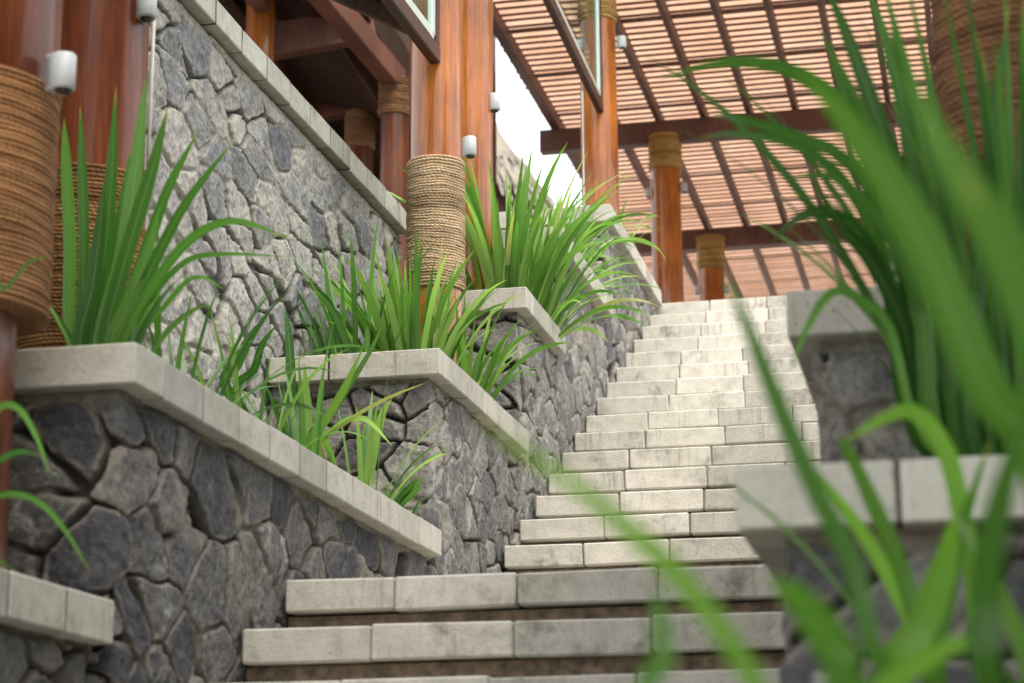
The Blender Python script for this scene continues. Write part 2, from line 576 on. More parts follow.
def make_step(ytip, ztop, depth, h, seed):
    r_ = random.Random(seed)
    mb = MB()
    x = XL + .004
    first = True
    while x < XR - .03:
        ln = .385 + r_.uniform(-.025, .025) if not first else .365 + r_.uniform(-.035, .035)
        first = False
        x2 = min(x + ln, XR - .004)
        if XR - x2 < .09:
            x2 = XR - .004
        dz, dy = r_.uniform(-.003, .003), r_.uniform(-.003, .003)
        mb.box((x + .002, ytip + dy, ztop - .095 + dz), (x2 - .002, ytip + depth, ztop + dz), .006, .003)
        x = x2
    st = mb.build('step', M_step, stair)
    rb = MB()
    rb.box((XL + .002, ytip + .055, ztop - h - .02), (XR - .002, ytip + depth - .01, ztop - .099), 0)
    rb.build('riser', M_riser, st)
    jb = MB()
    jb.box((XL + .008, ytip + .0095, ztop - .084), (XR - .008, ytip + depth - .014, ztop - .010))
    jb.build('joint_mortar', M_joint_step, st)
    return st


tips = []
y, z = 5.84, .832
lower = [(5.84 - .35 * k, .832 - .177 * k) for k in range(14)]
mid = [(6.80, .935), (7.75, 1.05), (8.30, 1.165)]
upper = [(8.725 + .33 * k, 1.3605 + .16345 * k) for k in range(15)]
allt = sorted(lower) + mid + upper
for k, (yt, zt) in enumerate(allt):
    nd = (allt[k + 1][0] - yt + .06) if k + 1 < len(allt) else .6
    hh = zt - allt[k - 1][1] if k else .2
    make_step(yt, zt, nd, hh, 100 + k)


# ---------------------------------------------------------------- rubble walls
def rubble(name, path, z0, z1, res, su, sv, seed, mt, parent=None, amp=.018, mortar_w=.012, deep=.6, corner_r=.02, front=None):
    """One sheet of rubble masonry wrapped round the corners of path (list of xy). Outside is to the right of travel."""
    P = [np.array(p, float) for p in path]
    us, pos, nor = [], [], []
    u = 0.0
    for k in range(len(P) - 1):
        a, c = P[k], P[k + 1]
        d = (c - a)
        L = np.linalg.norm(d)
        d = d / L
        nn = np.array([d[1], -d[0]])
        s0 = corner_r if k > 0 else 0
        s1 = L - corner_r if k < len(P) - 2 else L
        cnt = max(2, int((s1 - s0) / res))
        for t in np.linspace(s0, s1, cnt):
            us.append(u + t)
            pos.append(a + d * t)
            nor.append(nn)
        u += L
        if k < len(P) - 2:
            d2 = P[k + 2] - c
            d2 = d2 / np.linalg.norm(d2)
            n2 = np.array([d2[1], -d2[0]])
            for t in (.33, .67):
                q = (1 - t) ** 2 * (c - d * corner_r) + 2 * t * (1 - t) * c + t * t * (c + d2 * corner_r)
                us.append(u - corner_r + 2 * corner_r * t)
                pos.append(q)
                n3 = nn * (1 - t) + n2 * t
                nor.append(n3 / np.linalg.norm(n3))
    us, pos, nor = np.array(us), np.array(pos), np.array(nor)
    nv = max(2, int((z1 - z0) / res))
    vs = np.linspace(z0, z1, nv)
    U, V = np.meshgrid(us, vs, indexing='ij')
    U0, V0 = U.ravel(), V.ravel()
    r_ = np.random.RandomState(seed)
    # sites
    sx, sy = [], []
    ssu, ssv = [], []
    f0, f1 = front if front else (-9, -9)
    for reg in (0, 1):
        a_, c_ = (su, sv) if reg == 0 else (.19, .118)
        nx, ny = int(u / a_) + 4, int((z1 - z0) / c_) + 4
        for i in range(-2, nx):
            for j in range(-2, ny):
                X_ = (i + .5 + (j % 2) * .5 + r_.uniform(-.42, .42)) * a_
                Y_ = z0 + (j + .5 + (.5 * (i % 2)) + r_.uniform(-.42, .42)) * c_
                if r_.rand() < .15 or (f0 <= X_ <= f1) != (reg == 1):
                    continue
                sx.append(X_)
                sy.append(Y_)
                ssu.append(a_)
                ssv.append(c_)
    sx, sy, ssu, ssv = np.array(sx), np.array(sy), np.array(ssu), np.array(ssv)
    ns = len(sx)
    wgt = r_.uniform(-.05, .05, ns)
    sid = r_.rand(ns)
    H = r_.uniform(-.5, .5, ns)
    tx, ty = r_.normal(0, .10, ns), r_.normal(0, .10, ns)
    rot = r_.uniform(-.16, .16, ns)
    cr, sr = np.cos(rot), np.sin(rot)
    ast = np.exp(r_.uniform(-.10, .10, ns))
    wu = U0 + .011 * fbm(U0 * 11, V0 * 11, seed + 1, 4) + .018 * fbm(U0 * 2.5, V0 * 2.5, seed + 11, 2)
    wv = V0 + .011 * fbm(U0 * 11 + 50, V0 * 11, seed + 2, 4) + .018 * fbm(U0 * 2.5 + 31, V0 * 2.5, seed + 12, 2)
    N = len(U0)
    d1, d2, i1 = np.full(N, 9.0), np.full(N, 9.0), np.zeros(N, int)
    asp = su / sv
    for s_ in range(ns):
        msk = np.abs(U0 - sx[s_]) < 2.4 * max(su, sv, .2)
        idx = np.nonzero(msk)[0]
        if not len(idx):
            continue
        dx, dy = wu[idx] - sx[s_], wv[idx] - sy[s_]
        ex = (dx * cr[s_] + dy * sr[s_]) * ast[s_] / ssu[s_]
        ey = (-dx * sr[s_] + dy * cr[s_]) / ast[s_] / ssv[s_]
        d = np.sqrt(ex * ex + ey * ey) + wgt[s_]
        c1 = d < d1[idx]
        q = idx[c1]
        d2[q] = d1[q]
        d1[q] = d[c1]
        i1[q] = s_
        c2 = (~c1) & (d < d2[idx])
        d2[idx[c2]] = d[c2]
    e = (d2 - d1) * np.minimum(ssu, ssv)[i1] * .75
    mw = mortar_w * (.45 + 1.1 * vnoise(U0 * 4, V0 * 4, seed + 3))
    e0 = e - mw * .5
    inside = np.clip(e0 / .0065, 0, 1)
    inside = np.sqrt(inside) * .88 + .12 * np.clip(e0 / .03, 0, 1)
    rim = np.clip(1 - np.abs(e0 - .009) / .009, 0, 1)
    mortar = 1 - np.clip((e - mw * .42) / (mw * .2), 0, 1)
    dn = vnoise(U0 * 3.1 + 7, V0 * 3.1, seed + 4) + .5 * fbm(U0 * 8, V0 * 8, seed + 5, 2)
    band = np.clip((V0 - (z1 - .012 - .035 * vnoise(U0 * 7, V0 * 0, seed + 9))) / .006, 0, 1)
    mortar = np.maximum(mortar, band)
    inside = inside * (1 - .8 * band)
    rim = rim * (1 - band)
    deepm = np.clip((dn - (1 - deep)) / .12, 0, 1) * mortar * (1 - band)
    lx, ly = U0 - sx[i1], V0 - sy[i1]
    facet = np.abs(lx * tx[i1] + ly * ty[i1] + .004) * .8
    h = inside * (amp * (1.1 + .7 * H[i1]) + lx * tx[i1] * .8 + ly * ty[i1] * .8 - facet * .7) \
        + inside * (.005 * fbm(U0 * 10, V0 * 10, seed + 6, 3) - .005 * np.abs(fbm(U0 * 9 + 9, V0 * 9, seed + 8, 4))) + .006 * fbm(U0 * 45, V0 * 45, seed + 7, 3) + .004 * inside * fbm(U0 * 22, V0 * 22, seed + 17, 3) - deepm * .022
    h = np.clip(h, -.04, amp * 2.2)
    PX = np.repeat(pos, nv, axis=0)
    NX = np.repeat(nor, nv, axis=0)
    co = np.empty((N, 3))
    co[:, :2] = PX + NX * (h - amp * .9)[:, None]
    co[:, 2] = V0
    nu = len(us)
    I = np.arange(nu * nv).reshape(nu, nv)
    fa = np.stack([I[:-1, :-1], I[1:, :-1], I[1:, 1:], I[:-1, 1:]], -1).reshape(-1, 4)
    me = bpy.data.meshes.new(name)
    me.vertices.add(N)
    me.vertices.foreach_set('co', co.ravel())
    me.loops.add(fa.size)
    me.loops.foreach_set('vertex_index', fa.ravel().astype(np.int32))
    me.polygons.add(len(fa))
    me.polygons.foreach_set('loop_start', np.arange(0, fa.size, 4, dtype=np.int32))
    me.polygons.foreach_set('use_smooth', np.ones(len(fa), bool))
    me.update(calc_edges=True)
    me.validate()
    for nm, arr in (('sid', sid[i1]), ('mortar', mortar * .95), ('deep', deepm), ('rim', rim)):
        at_ = me.attributes.new(nm, 'FLOAT', 'POINT')
        at_.data.foreach_set('value', arr.astype(np.float32))
    me.materials.append(mt)
    return link(name, me, parent)


def coping(parent, xw, yf, xb, yb, ztop, side, over, width=.19, seed=0, mt=None, th=.1, blk=.272):
    """front run along x plus side run along y. side=+1: the stair is towards +x; -1: towards -x."""
    r_ = random.Random(seed)
    mb = MB()
    xe = xw + side * over
    ye = yf - over

    def blkbox(lo, hi):
        dz = r_.uniform(-.003, .003)
        j = r_.uniform(-.002, .002)
        l_, h_ = np.minimum(lo, hi), np.maximum(lo, hi)
        mb.box(l_ + np.array([0, 0, dz * .6]), h_ + np.array([0, 0, dz * .6]), .004, .0011)
    # front
    x = xe
    first = True
    while side * (x - xb) > .02:
        L = ((.47 if side > 0 else .272) if first else .36) + r_.uniform(-.03, .03)
        x2 = x - side * L
        if side * (x2 - xb) < .1:
            x2 = xb
        blkbox((x - side * .0, ye, ztop - th), (x2 + side * .008, ye + width, ztop))
        x = x2
        first = False
    yy = ye + width + .003
    while yb - yy > .02:
        L = blk + r_.uniform(-.015, .015)
        y2 = yy + L
        if yb - y2 < .12:
            y2 = yb
        blkbox((xe, yy, ztop - th), (xe - side * width, y2 - .010, ztop))
        yy = y2
    cp = mb.build('coping', mt or M_coping, parent)
    i_ = .0034
    jb = MB()
    l_, h_ = np.array([min(xe - side * i_, xb), ye + i_, ztop - th + i_]), np.array([max(xe - side * i_, xb), ye + width - i_, ztop - i_])
    jb.box(l_, h_)
    xa, xc = sorted((xe - side * i_, xe - side * (width - i_)))
    jb.box((xa, ye + width - i_ + .001, ztop - th + i_), (xc, yb - i_, ztop - i_))
    jb.build('joint_mortar', M_joint, cp)
    return cp


def planter(label, xw, yf, xb, yb, ztop, zbot, side, mt, seed, over=.045, res=.008, su=.13, sv=.17, deep=.6, group='stone planters beside the stair', blk=.272, mortar_w=.013):
    root = empty('stone_planter', ((xw + xb) / 2, (yf + yb) / 2, zbot), label, 'planter', group)
    if side > 0:
        path = [(xb, yf), (xw, yf), (xw, yb)]
    else:
        path = [(xw, yb), (xw, yf), (xb, yf)]
    rubble('stone_wall', path, zbot, ztop - .095, res, su, sv, seed, mt, root, deep=deep, mortar_w=mortar_w,
           front=((-.1, abs(xw - xb) - .04) if side > 0 else (yb - yf + .04, 99)))
    coping(root, xw, yf, xb, yb, ztop, side, over, seed=seed, blk=blk)
    # soil
    r_ = np.random.RandomState(seed)
    mb = MB()
    x0, x1 = sorted((xw - side * .12, xb - side * .0))
    y0, y1 = yf + .1, yb
    nx, ny = 8, 10
    V = []
    for i in range(nx + 1):
        for j in range(ny + 1):
            V.append((x0 + (x1 - x0) * i / nx, y0 + (y1 - y0) * j / ny, ztop - .075 + r_.uniform(-.015, .02)))
    mb.add(V, [(i * (ny + 1) + j, (i + 1) * (ny + 1) + j, (i + 1) * (ny + 1) + j + 1, i * (ny + 1) + j + 1) for i in range(nx) for j in range(ny)])
    mb.build('soil', M_soil, root, True)
    return root


XWL, XB = -1.979, -2.62
planter('lowest dark stone planter at the bottom left edge, below the big dark one', XWL - .03, 3.3, XB, 4.60, .62, -1.0, 1, M_dark_stone, 11, res=.008, su=.20, sv=.15, blk=.30, deep=.75)
planter('large dark rubble planter at lower left with tall upright leaves in it', XWL, 4.63, XB, 7.53, 1.24, -.2, 1, M_dark_stone, 23, res=.0056, su=.195, sv=.145, deep=.75, mortar_w=.0105)
planter('grey stone planter beneath the pale rope column', XWL, 7.53, XB, 9.105, 1.93, .7, 1, M_mid_stone, 31, res=.0062, su=.19, sv=.14, deep=.6, mortar_w=.0105)
planter('grey stone planter right behind the pale rope column', XWL, 9.105, XB, 10.00, 2.597, 1.1, 1, M_mid_stone, 47, res=.0072, su=.20, sv=.145)
planter('small upper stone planter half covered by drooping leaves', XWL, 10.00, XB, 11.44, 3.155, 1.5, 1, M_mid_stone, 53, res=.009, su=.21, sv=.15)
planter('topmost stone planter at the head of the stair on the left', XWL, 11.44, XB, 13.34, 3.725, 2.2, 1, M_mid_stone, 61, res=.009, su=.21, sv=.15)
XWR, XRB = -.313, 1.6
gR = 'stone planters beside the stair'
planter('low stone planter hidden under the blurred leaves nearest the camera', XWR, 1.0, XRB, 3.3, .02, -1.6, -1, M_dark_stone, 71, res=.03, over=.057)
planter('right hand stone planter with blurred pale coping and a big clump of leaves', XWR, 3.357, XRB, 4.45, .626, -.9, -1, M_dark_stone, 73, res=.009, over=.057, su=.17, sv=.16)
planter('right hand stone planter with pale coping block under the brown rope column', XWR, 4.457, XRB, 7.5, 1.213, -.2, -1, M_mid_stone, 79, res=.009, over=.057, su=.2, sv=.2)
planter('far right stone planter mostly hidden behind the leaves', XWR, 7.55, XRB, 9.1, 1.93, .7, -1, M_mid_stone, 83, res=.03, over=.057)
planter('right hand planter at the upper part of the stair hidden by leaves', XWR, 9.15, XRB, 13.3, 2.597, 1.1, -1, M_mid_stone, 89, res=.04, over=.057)

# tall retaining wall on the left
ret = empty('retaining_wall', (-2.64, 6, 1), 'tall pale rubble retaining wall with sloping looking concrete coping behind the planters', 'wall')
ret['label'] = 'tall pale rubble wall with concrete coping behind the left planters'
rubble('stone_wall', [(-2.62, 2.98), (-2.62, 9.42)], .45, 2.985, .0066, .235, .135, 97, M_light_stone, ret, amp=.012, mortar_w=.013, deep=.5)
mb = MB()
yy = 3.0
while yy < 9.40:
    L = .285 + rng.uniform(-.02, .02)
    y2 = min(yy + L, 9.42)
    dz = rng.uniform(-.003, .003)
    mb.box((-2.80, yy, 3.0 + dz), (-2.585, y2 - .010, 3.10 + dz), .004, .002)
    yy = y2
cp = mb.build('coping', M_coping, ret)
mb = MB()
mb.box((-2.79, 3.01, 3.004), (-2.588, 9.41, 3.096))
mb.build('joint_mortar', M_joint, cp)
bb = MB()
bb.box((-2.81, 3.0, .6), (-2.72, 9.40, 2.998))
bb.build('wall_core', M_riser, ret)


# ---------------------------------------------------------------- columns
def add_float(me, nm, arr):
    a = me.attributes.new(nm, 'FLOAT', 'POINT')
    a.data.foreach_set('value', np.asarray(arr, np.float32))


def rope_wrap(base_xy, z0, z1, rad_fn, ring, mt, parent, seed, n=110):
    """stacked turns of rope round a column; the seam of the angle attribute faces away (+y)"""
    r_ = np.random.RandomState(seed)
    nr = max(3, int(round((z1 - z0) / ring)))
    ring = (z1 - z0) / nr
    rr = ring * .55
    sub = 6
    V, ringv, angv, thv = [], [], [], []
    jit = r_.uniform(-.4, .4, nr) * ring * .5
    rv = r_.rand(nr)
    A = np.linspace(0, 2 * np.pi, n, endpoint=False) + np.pi / 2
    rows = 0
    for k in range(nr):
        ph = k * .07 + seed
        wob = ring * (.5 * np.sin(A + ph) + .22 * np.sin(3 * A + 2 * ph) + .12 * np.sin(7 * A + 5 * ph)) * min(1, k / 3, (nr - 1 - k) / 3)
        fat = 1 + .18 * np.sin(5 * A + k * 2.3) + .10 * np.sin(11 * A + k * 5.1)
        for s_ in range(sub):
            th = math.pi * (s_ / (sub - 1) - .5)
            zc = z0 + (k + .5) * ring + ring * .5 * math.sin(th)
            rad = rad_fn(zc) + (jit[k] + rr * fat) * math.cos(th)
            for i in range(n):
                V.append((base_xy[0] + rad[i] * math.cos(A[i]), base_xy[1] + rad[i] * math.sin(A[i]), zc + wob[i]))
            ringv += [rv[k]] * n
            thv += [th] * n
            angv += list(A)
            rows += 1
    Fs = [(a * n + i, a * n + (i + 1) % n, (a + 1) * n + (i + 1) % n, (a + 1) * n + i) for a in range(rows - 1) for i in range(n)]
    Fs += [tuple(range(n - 1, -1, -1)), tuple((rows - 1) * n + i for i in range(n))]
    me = bpy.data.meshes.new('rope_wrap')
    me.from_pydata(V, [], Fs)
    me.polygons.foreach_set('use_smooth', [len(p.vertices) == 4 for p in me.polygons])
    circ = 2 * math.pi * rad_fn((z0 + z1) / 2)
    add_float(me, 'ring', ringv)
    add_float(me, 'turn', np.array(angv) * round(circ / (ring * 1.5)) + np.array(thv) * 3.2)
    me.materials.append(mt)
    me.update()
    return link('rope_wrap', me, parent)


def column(label, x, y, z0, z1, r0, r1, wmat, rope=None, conduit=None, seed=0, group='round timber columns', ring=.017, prof=None, rrad=None):
    root = empty('timber_column', (x, y, z0), label, 'column', group)
    n = 14
    given = prof is not None
    prof = list(prof or [])
    for k in range(0 if given else n + 1):
        t = k / n
        prof.append((t, r0 + (r1 - r0) * t + .004 * math.sin(t * 7 + seed)))
    mb = MB()
    mb.lathe((x, y, z0), (x, y, z1), prof, 96, .012, True, 0, seed)
    mb.build('shaft', wmat, root, True)
    for p in root.children[0].data.polygons:
        if len(p.vertices) > 4:
            p.use_smooth = False

    def rad(zz):
        return r0 + (r1 - r0) * (zz - z0) / (z1 - z0) + .003
    if rope:
        rz0, rz1, rm = rope
        rope_wrap((x, y), rz0, rz1, rrad or rad, ring, rm, root, seed)
    if conduit:
        ang, cz0, cz1 = conduit
        q = [(x + (rad(zz) + .006) * math.cos(ang), y + (rad(zz) + .006) * math.sin(ang), zz) for zz in np.linspace(cz0, cz1, 6)]
        cb = MB()
        cb.tube(q, .006)
        cb.build('conduit', M_conduit, root, True)
    return root


def lamp(label, pos, ang, w=.054, h=.086, group='up and down lamps on the columns'):
    """small D shaped casing, ang = direction it faces"""
    root = empty('column_lamp', pos, label, 'lamp', group)
    mb = MB()
    c, s = math.cos(ang), math.sin(ang)
    prof = [(-.5, 0)] + [(-.5 * math.cos(q * math.pi / 16), .5 + .5 * math.sin(q * math.pi / 16)) for q in range(17)] + [(.5, 0)]
    dpt = w * 1.15

    def ringz(z, k):
        return [(pos[0] + (q * w * k) * -s + (d * dpt * k) * c, pos[1] + (q * w * k) * c + (d * dpt * k) * s, pos[2] + z) for q, d in prof]
    zs = [(-h / 2, .93), (-h / 2 + .004, 1), (h / 2 - .004, 1), (h / 2, .93)]
    V = []
    for z, k in zs:
        V += ringz(z, k)
    n = len(prof)
    Fs = [(a * n + i, a * n + (i + 1) % n, (a + 1) * n + (i + 1) % n, (a + 1) * n + i) for a in range(3) for i in range(n)]
    Fs += [tuple(range(n - 1, -1, -1)), tuple(3 * n + i for i in range(n))]
    mb.add(V, Fs)
    cs = mb.build('casing', M_lamp, root)
    for p in cs.data.polygons:
        p.use_smooth = len(p.vertices) == 4 and abs(p.normal.z) < .3
    lb = MB()
    cx, cy = pos[0] + .55 * dpt * c, pos[1] + .55 * dpt * s
    lb.lathe((cx, cy, pos[2] - h / 2 - .006), (cx, cy, pos[2] - h / 2 + .004), [(0, w * .30), (.3, w * .36), (1, w * .36)], 20)
    lb.build('lens', M_lens, root)
    return root


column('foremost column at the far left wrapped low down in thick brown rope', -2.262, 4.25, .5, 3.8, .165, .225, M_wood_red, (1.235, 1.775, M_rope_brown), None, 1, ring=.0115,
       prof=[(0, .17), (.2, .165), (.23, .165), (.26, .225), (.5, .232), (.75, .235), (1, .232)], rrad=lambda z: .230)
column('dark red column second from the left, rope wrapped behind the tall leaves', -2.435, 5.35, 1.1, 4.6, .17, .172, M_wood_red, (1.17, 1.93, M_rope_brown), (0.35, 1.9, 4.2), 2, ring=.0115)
column('glossy orange column wrapped in pale rope in the middle of the picture', -2.228, 8.55, 1.8, 5.6, .122, .114, M_wood_orange, (2.45, 3.04, M_rope_pale), None, 3, ring=.0125)
column('glossy orange column standing just behind the pale rope column', -2.325, 9.55, 2.5, 6.0, .122, .122, M_wood_orange, None, None, 4)
column('orange column with rope at its top behind the hanging glass screen', -2.45, 14.0, 3.54, 7.0, .128, .125, M_wood_orange, (5.95, 6.9, M_rope_gold), (-2.4, 3.6, 5.4), 5, ring=.022)
column('orange column under the front pergola beam at the head of the stair', -2.69, 19.0, 3.54, 6.845, .146, .143, M_wood_orange, (6.50, 6.84, M_rope_gold), (-2.6, 3.6, 6.4), 6, ring=.024)
column('farthest orange column under the second pergola beam', -2.69, 22.4, 3.54, 6.84, .143, .141, M_wood_orange, (6.46, 6.84, M_rope_gold), (-2.6, 3.6, 6.7), 7, ring=.024)
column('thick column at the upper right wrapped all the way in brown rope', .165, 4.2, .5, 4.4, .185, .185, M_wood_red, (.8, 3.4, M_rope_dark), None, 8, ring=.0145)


def lamp_px(label, px, py, Y, ang):
    p = at(px, py, Y)
    return lamp(label, tuple(p), ang)


lamp_px('grey lamp on the foremost brown rope column', 55, 76, 4.22, -0.5)
lamp_px('grey lamp at the top edge on the dark red column', 141, 8, 5.33, -0.6)
lamp_px('white lamp just above the pale rope on the middle column', 467, 149, 8.42, -0.9)
lamp_px('grey lamp on the orange column behind the pale rope column, against the sky', 488, 103, 9.55, 0.0)
lamp_px('white lamp on the right side of the column behind the glass screen', 618, 43, 13.97, -.2)
lamp_px('white lamp seen through the glass on the left of the screened column', 582, 46, 13.95, -2.9)
lamp_px('white lamp on the right of the column under the front pergola beam', 681, 188, 18.97, -.2)
lamp_px('white lamp on the left of the column under the front pergola beam', 652, 193, 18.95, -2.9)
lamp_px('white lamp on the left of the farthest column', 700, 290, 22.35, -2.9)
lamp_px('white lamp on the right of the farthest column', 724, 290, 22.37, -.2)


# ---------------------------------------------------------------- hanging glass screens
def screen(label, y0, y1, x0, x1, zb, H, z_near=None):
    root = empty('glass_screen', ((x0 + x1) / 2, (y0 + y1) / 2, zb), label, 'glass screen', 'framed glass screens between the columns')
    mb = MB()
    mb.beam((x0, y0, zb + .035), (x1, y1, zb + .035), .05, .08)
    mb.build('bottom_rail', M_wood_dark, root)
    mb = MB()
    mb.beam((x1, y1 - .02, zb + .076), (x1, y1 - .02, zb + H), .045, .045, up=(0, 1, 0))
    mb.build('end_stile', M_wood_dark, root)
    d = Vector((x1 - x0, y1 - y0, 0)).normalized()
    mb = MB()
    a, c = Vector((x0, y0, zb + .09)), Vector((x1, y1, zb + .09)) - d * .06
    mb.beam(a + Vector((0, 0, H / 2)), c + Vector((0, 0, H / 2)), .012, H, bev=.001)
    mb.build('glass_pane', M_glass, root)
    mb = MB()
    mb.beam(a + Vector((.003, 0, .01)), c + Vector((.003, 0, .01)), .02, .06, bev=.002)
    mb.beam(c + Vector((.003, 0, .02)), c + Vector((.003, 0, H)), .022, .06, up=(0, 1, 0), bev=.002)
    mb.build('glass_edge', M_glass_edge, root)
    return root


screen('wood railed glass screen ending at the middle column at the top edge', 5.6, 8.42, -2.27, -2.20, 3.46, 1.6)
screen('wood railed glass screen ending at the column in front of the pergola', 9.75, 13.88, -2.36, -2.42, 5.22, 2.0)

# ---------------------------------------------------------------- pergola
perg = empty('pergola', (-1, 20, 3.6), 'large brown timber slatted pergola roof over the head of the stair', 'pergola')
PX0, PX1, PY0, PY1 = -3.80, 4.2, 13.2, 27.2
for yb_ in (14.1, 19.0, 22.62):
    mb = MB()
    mb.beam((PX0 - .10, yb_, 6.88), (PX1, yb_, 6.88), .14, .22)
    mb.build('beam', M_wood_pergola, perg)
xs = [-3.75] + [-3.185 + .435 * k for k in range(17)]
for k, x in enumerate(xs):
    mb = MB()
    mb.beam((x, PY0, 7.065), (x, PY1, 7.065), .09 if k == 0 else .052, .13)
    mb.build('rafter', M_wood_pergola, perg)
yy = PY0 + .4
while yy < PY1:
    mb = MB()
    mb.beam((PX0, yy, 7.155), (PX1, yy, 7.180), .040, .014)
    mb.build('purlin', M_slat, perg)
    yy += 1.08
mb = MB()
yy = PY0
while yy < PY1:
    mb.beam((-3.895 + rng.uniform(-.02, .015), yy, 7.196 + rng.uniform(-.004, .004)), (PX1, yy + rng.uniform(-.006, .006), 7.196), .042, .010, bev=.002)
    yy += .135
mb.build('slats', M_slat, perg)
mb = MB()
mb.add([(-3.84, PY0, 7.212), (PX1, PY0, 7.212), (PX1, PY1, 7.212), (-3.84, PY1, 7.212)], [(0, 1, 2, 3)])
mb.build('roof_mat', M_sheet, perg)

# ---------------------------------------------------------------- left pavilion
pav = empty('pavilion', (-5, 9, 3), 'dark timber pavilion with exposed roof beams above the tall stone wall', 'pavilion')
ec = at(455, 38, 9.7)                       # far right eave corner
EX, EZ = -2.45, float(ec[2])
RX, RZ = -6.5, EZ + 2.3
mb = MB()
mb.add([(EX, -2, EZ), (EX, 9.7, EZ), (RX, 9.7, RZ), (RX, -2, RZ), (EX, -2, EZ + .25), (EX, 9.7, EZ + .25), (RX, 9.7, RZ + .25), (RX, -2, RZ + .25)],
       [(0, 3, 2, 1), (4, 5, 6, 7), (0, 1, 5, 4), (1, 2, 6, 5), (2, 3, 7, 6), (3, 0, 4, 7)])
mb.build('roof', M_wood_roof, pav)
for k in range(20):
    yk = -1.8 + .6 * k
    if yk > 9.65:
        break
    mb = MB()
    mb.beam((EX - .02, yk, EZ - .05), (RX, yk, RZ - .05), .05, .09)
    mb.build('rafter', M_wood_dark, pav)
mb = MB()
for k in range(26):
    t = (k + .5) / 26
    mb.beam((EX + (RX - EX) * t, -1.9, EZ + (RZ - EZ) * t - .012), (EX + (RX - EX) * t, 9.68, EZ + (RZ - EZ) * t - .012), .05, .02, bev=.002)
mb.build('roof_battens', M_wood_dark, pav)
# rear part: sloping roof, dark back wall
mb = MB()
mb.add([(-3.95, 9.9, 6.1), (-3.95, 17.6, 5.5), (-14, 17.6, 8.4), (-14, 9.9, 9.0), (-3.95, 9.9, 6.35), (-3.95, 17.6, 5.75), (-14, 17.6, 8.65), (-14, 9.9, 9.25)],
       [(0, 3, 2, 1), (4, 5, 6, 7), (0, 1, 5, 4), (1, 2, 6, 5), (2, 3, 7, 6), (3, 0, 4, 7)])
mb.build('rear_roof', M_wood_roof, pav)
mb = MB()
mb.box((-14, 17.4, 3.0), (-4.0, 17.5, 8.2))
mb.build('back_wall', M_wood_roof, pav)
mb = MB()
for k in range(9):
    t = (k + .5) / 9
    mb.beam((-3.97 - 10 * t * .6, 10.0, 6.05 + 2.9 * .6 * t), (-3.97 - 10 * t * .6, 17.3, 5.45 + 2.9 * .6 * t), .07, .1)
mb.build('roof_battens', M_wood_dark, pav)


def pav_beam(p, q, w, h, nm='tie_beam', mt=None):
    mb = MB()
    mb.beam(tuple(map(float, p)), tuple(map(float, q)), w, h)
    return mb.build(nm, mt or M_wood_beam, pav)


pav_beam(at(262, 44, 13.1), at(372, 24, 13.4), .12, .24)
pav_beam(at(262, 118, 15.2), at(425, 92, 15.2), .12, .20)
pav_beam(at(300, 150, 16.8), at(425, 128, 16.8), .10, .14)
pav_beam(at(312, -20, 11.6), at(397, 82, 13.7), .13, .17, 'hip_beam')
pav_beam(at(236, -25, 12.0), at(300, 45, 14.5), .10, .12, 'hip_beam')


def inner_col(label, px, Y, pytop, pyrope, r, ropem, seed):
    c = at(px, pytop, Y)
    zt = float(c[2])
    zr = float(at(px, pyrope, Y)[2]) if pyrope is not None else None
    column(label, float(c[0]), Y, 2.99, zt, r, r, M_wood_red if seed != 21 else M_wood_orange, (zr, zt - .005, M_rope_dark) if zr else None, None, seed, 'inner columns of the pavilion', .02)


inner_col('orange inner column at the upper left edge of the pavilion opening', 262, 13.0, -40, None, .095, None, 21)
inner_col('inner pavilion column with the lower rope capital', 360, 15.2, 112, 150, .108, M_rope_brown, 22)
inner_col('inner pavilion column with the higher rope capital beside the middle column', 395, 13.6, 80, 117, .104, M_rope_brown, 23)

# ---------------------------------------------------------------- unseen right pavilion roof, added to shade the foot of the stair
rp = empty('shade_pavilion', (2.5, 3, 3.5), 'unseen timber pavilion roof above the brown rope column, added to shade the foot of the stair', 'pavilion')
rp.name = 'pavilion'
mb = MB()
mb.add([(-.55, -3, 3.75), (-.55, 5.3, 3.75), (4.5, 5.3, 6.3), (4.5, -3, 6.3), (-.55, -3, 3.95), (-.55, 5.3, 3.95), (4.5, 5.3, 6.5), (4.5, -3, 6.5)],
       [(0, 1, 2, 3), (4, 7, 6, 5), (0, 4, 5, 1), (1, 5, 6, 2), (2, 6, 7, 3), (3, 7, 4, 0)])
mb.build('roof', M_wood_roof, rp)
mb = MB()
mb.box((4.3, -3, .4), (4.42, 5.6, 6.1))
mb.build('back_wall', M_wood_roof, rp)  # unseen wall, added to give the varnished columns something dark to reflect

# ---------------------------------------------------------------- far thatched hut
hut = empty('thatched_hut', tuple(map(float, at(500, 190, 27))), 'small thatched hut seen against the sky behind the middle columns', 'hut')
mb = MB()
pk = at(455, 85, 28)
eR = at(524, 176, 27)
eL = at(388, 176, 27)
V = []
rr_ = random.Random(5)
apex = np.array(pk)
ctr = (np.array(eR) + np.array(eL)) / 2 + np.array([0, 1.2, 0])
rad = abs(eR[0] - eL[0]) / 2
nseg, nring = 40, 9
for k in range(nring + 1):
    t = k / nring
    for i in range(nseg):
        a = 6.2832 * i / nseg
        rr0 = rad * (t ** .85) * (1 + rr_.uniform(-.03, .03))
        zz = apex[2] + (ctr[2] - apex[2]) * t - .15 * math.sin(t * 3.14) + rr_.uniform(-.04, .04) - (.1 if k == nring else 0) * rr_.random()
        V.append((ctr[0] + rr0 * math.cos(a), ctr[1] + rr0 * math.sin(a), zz))
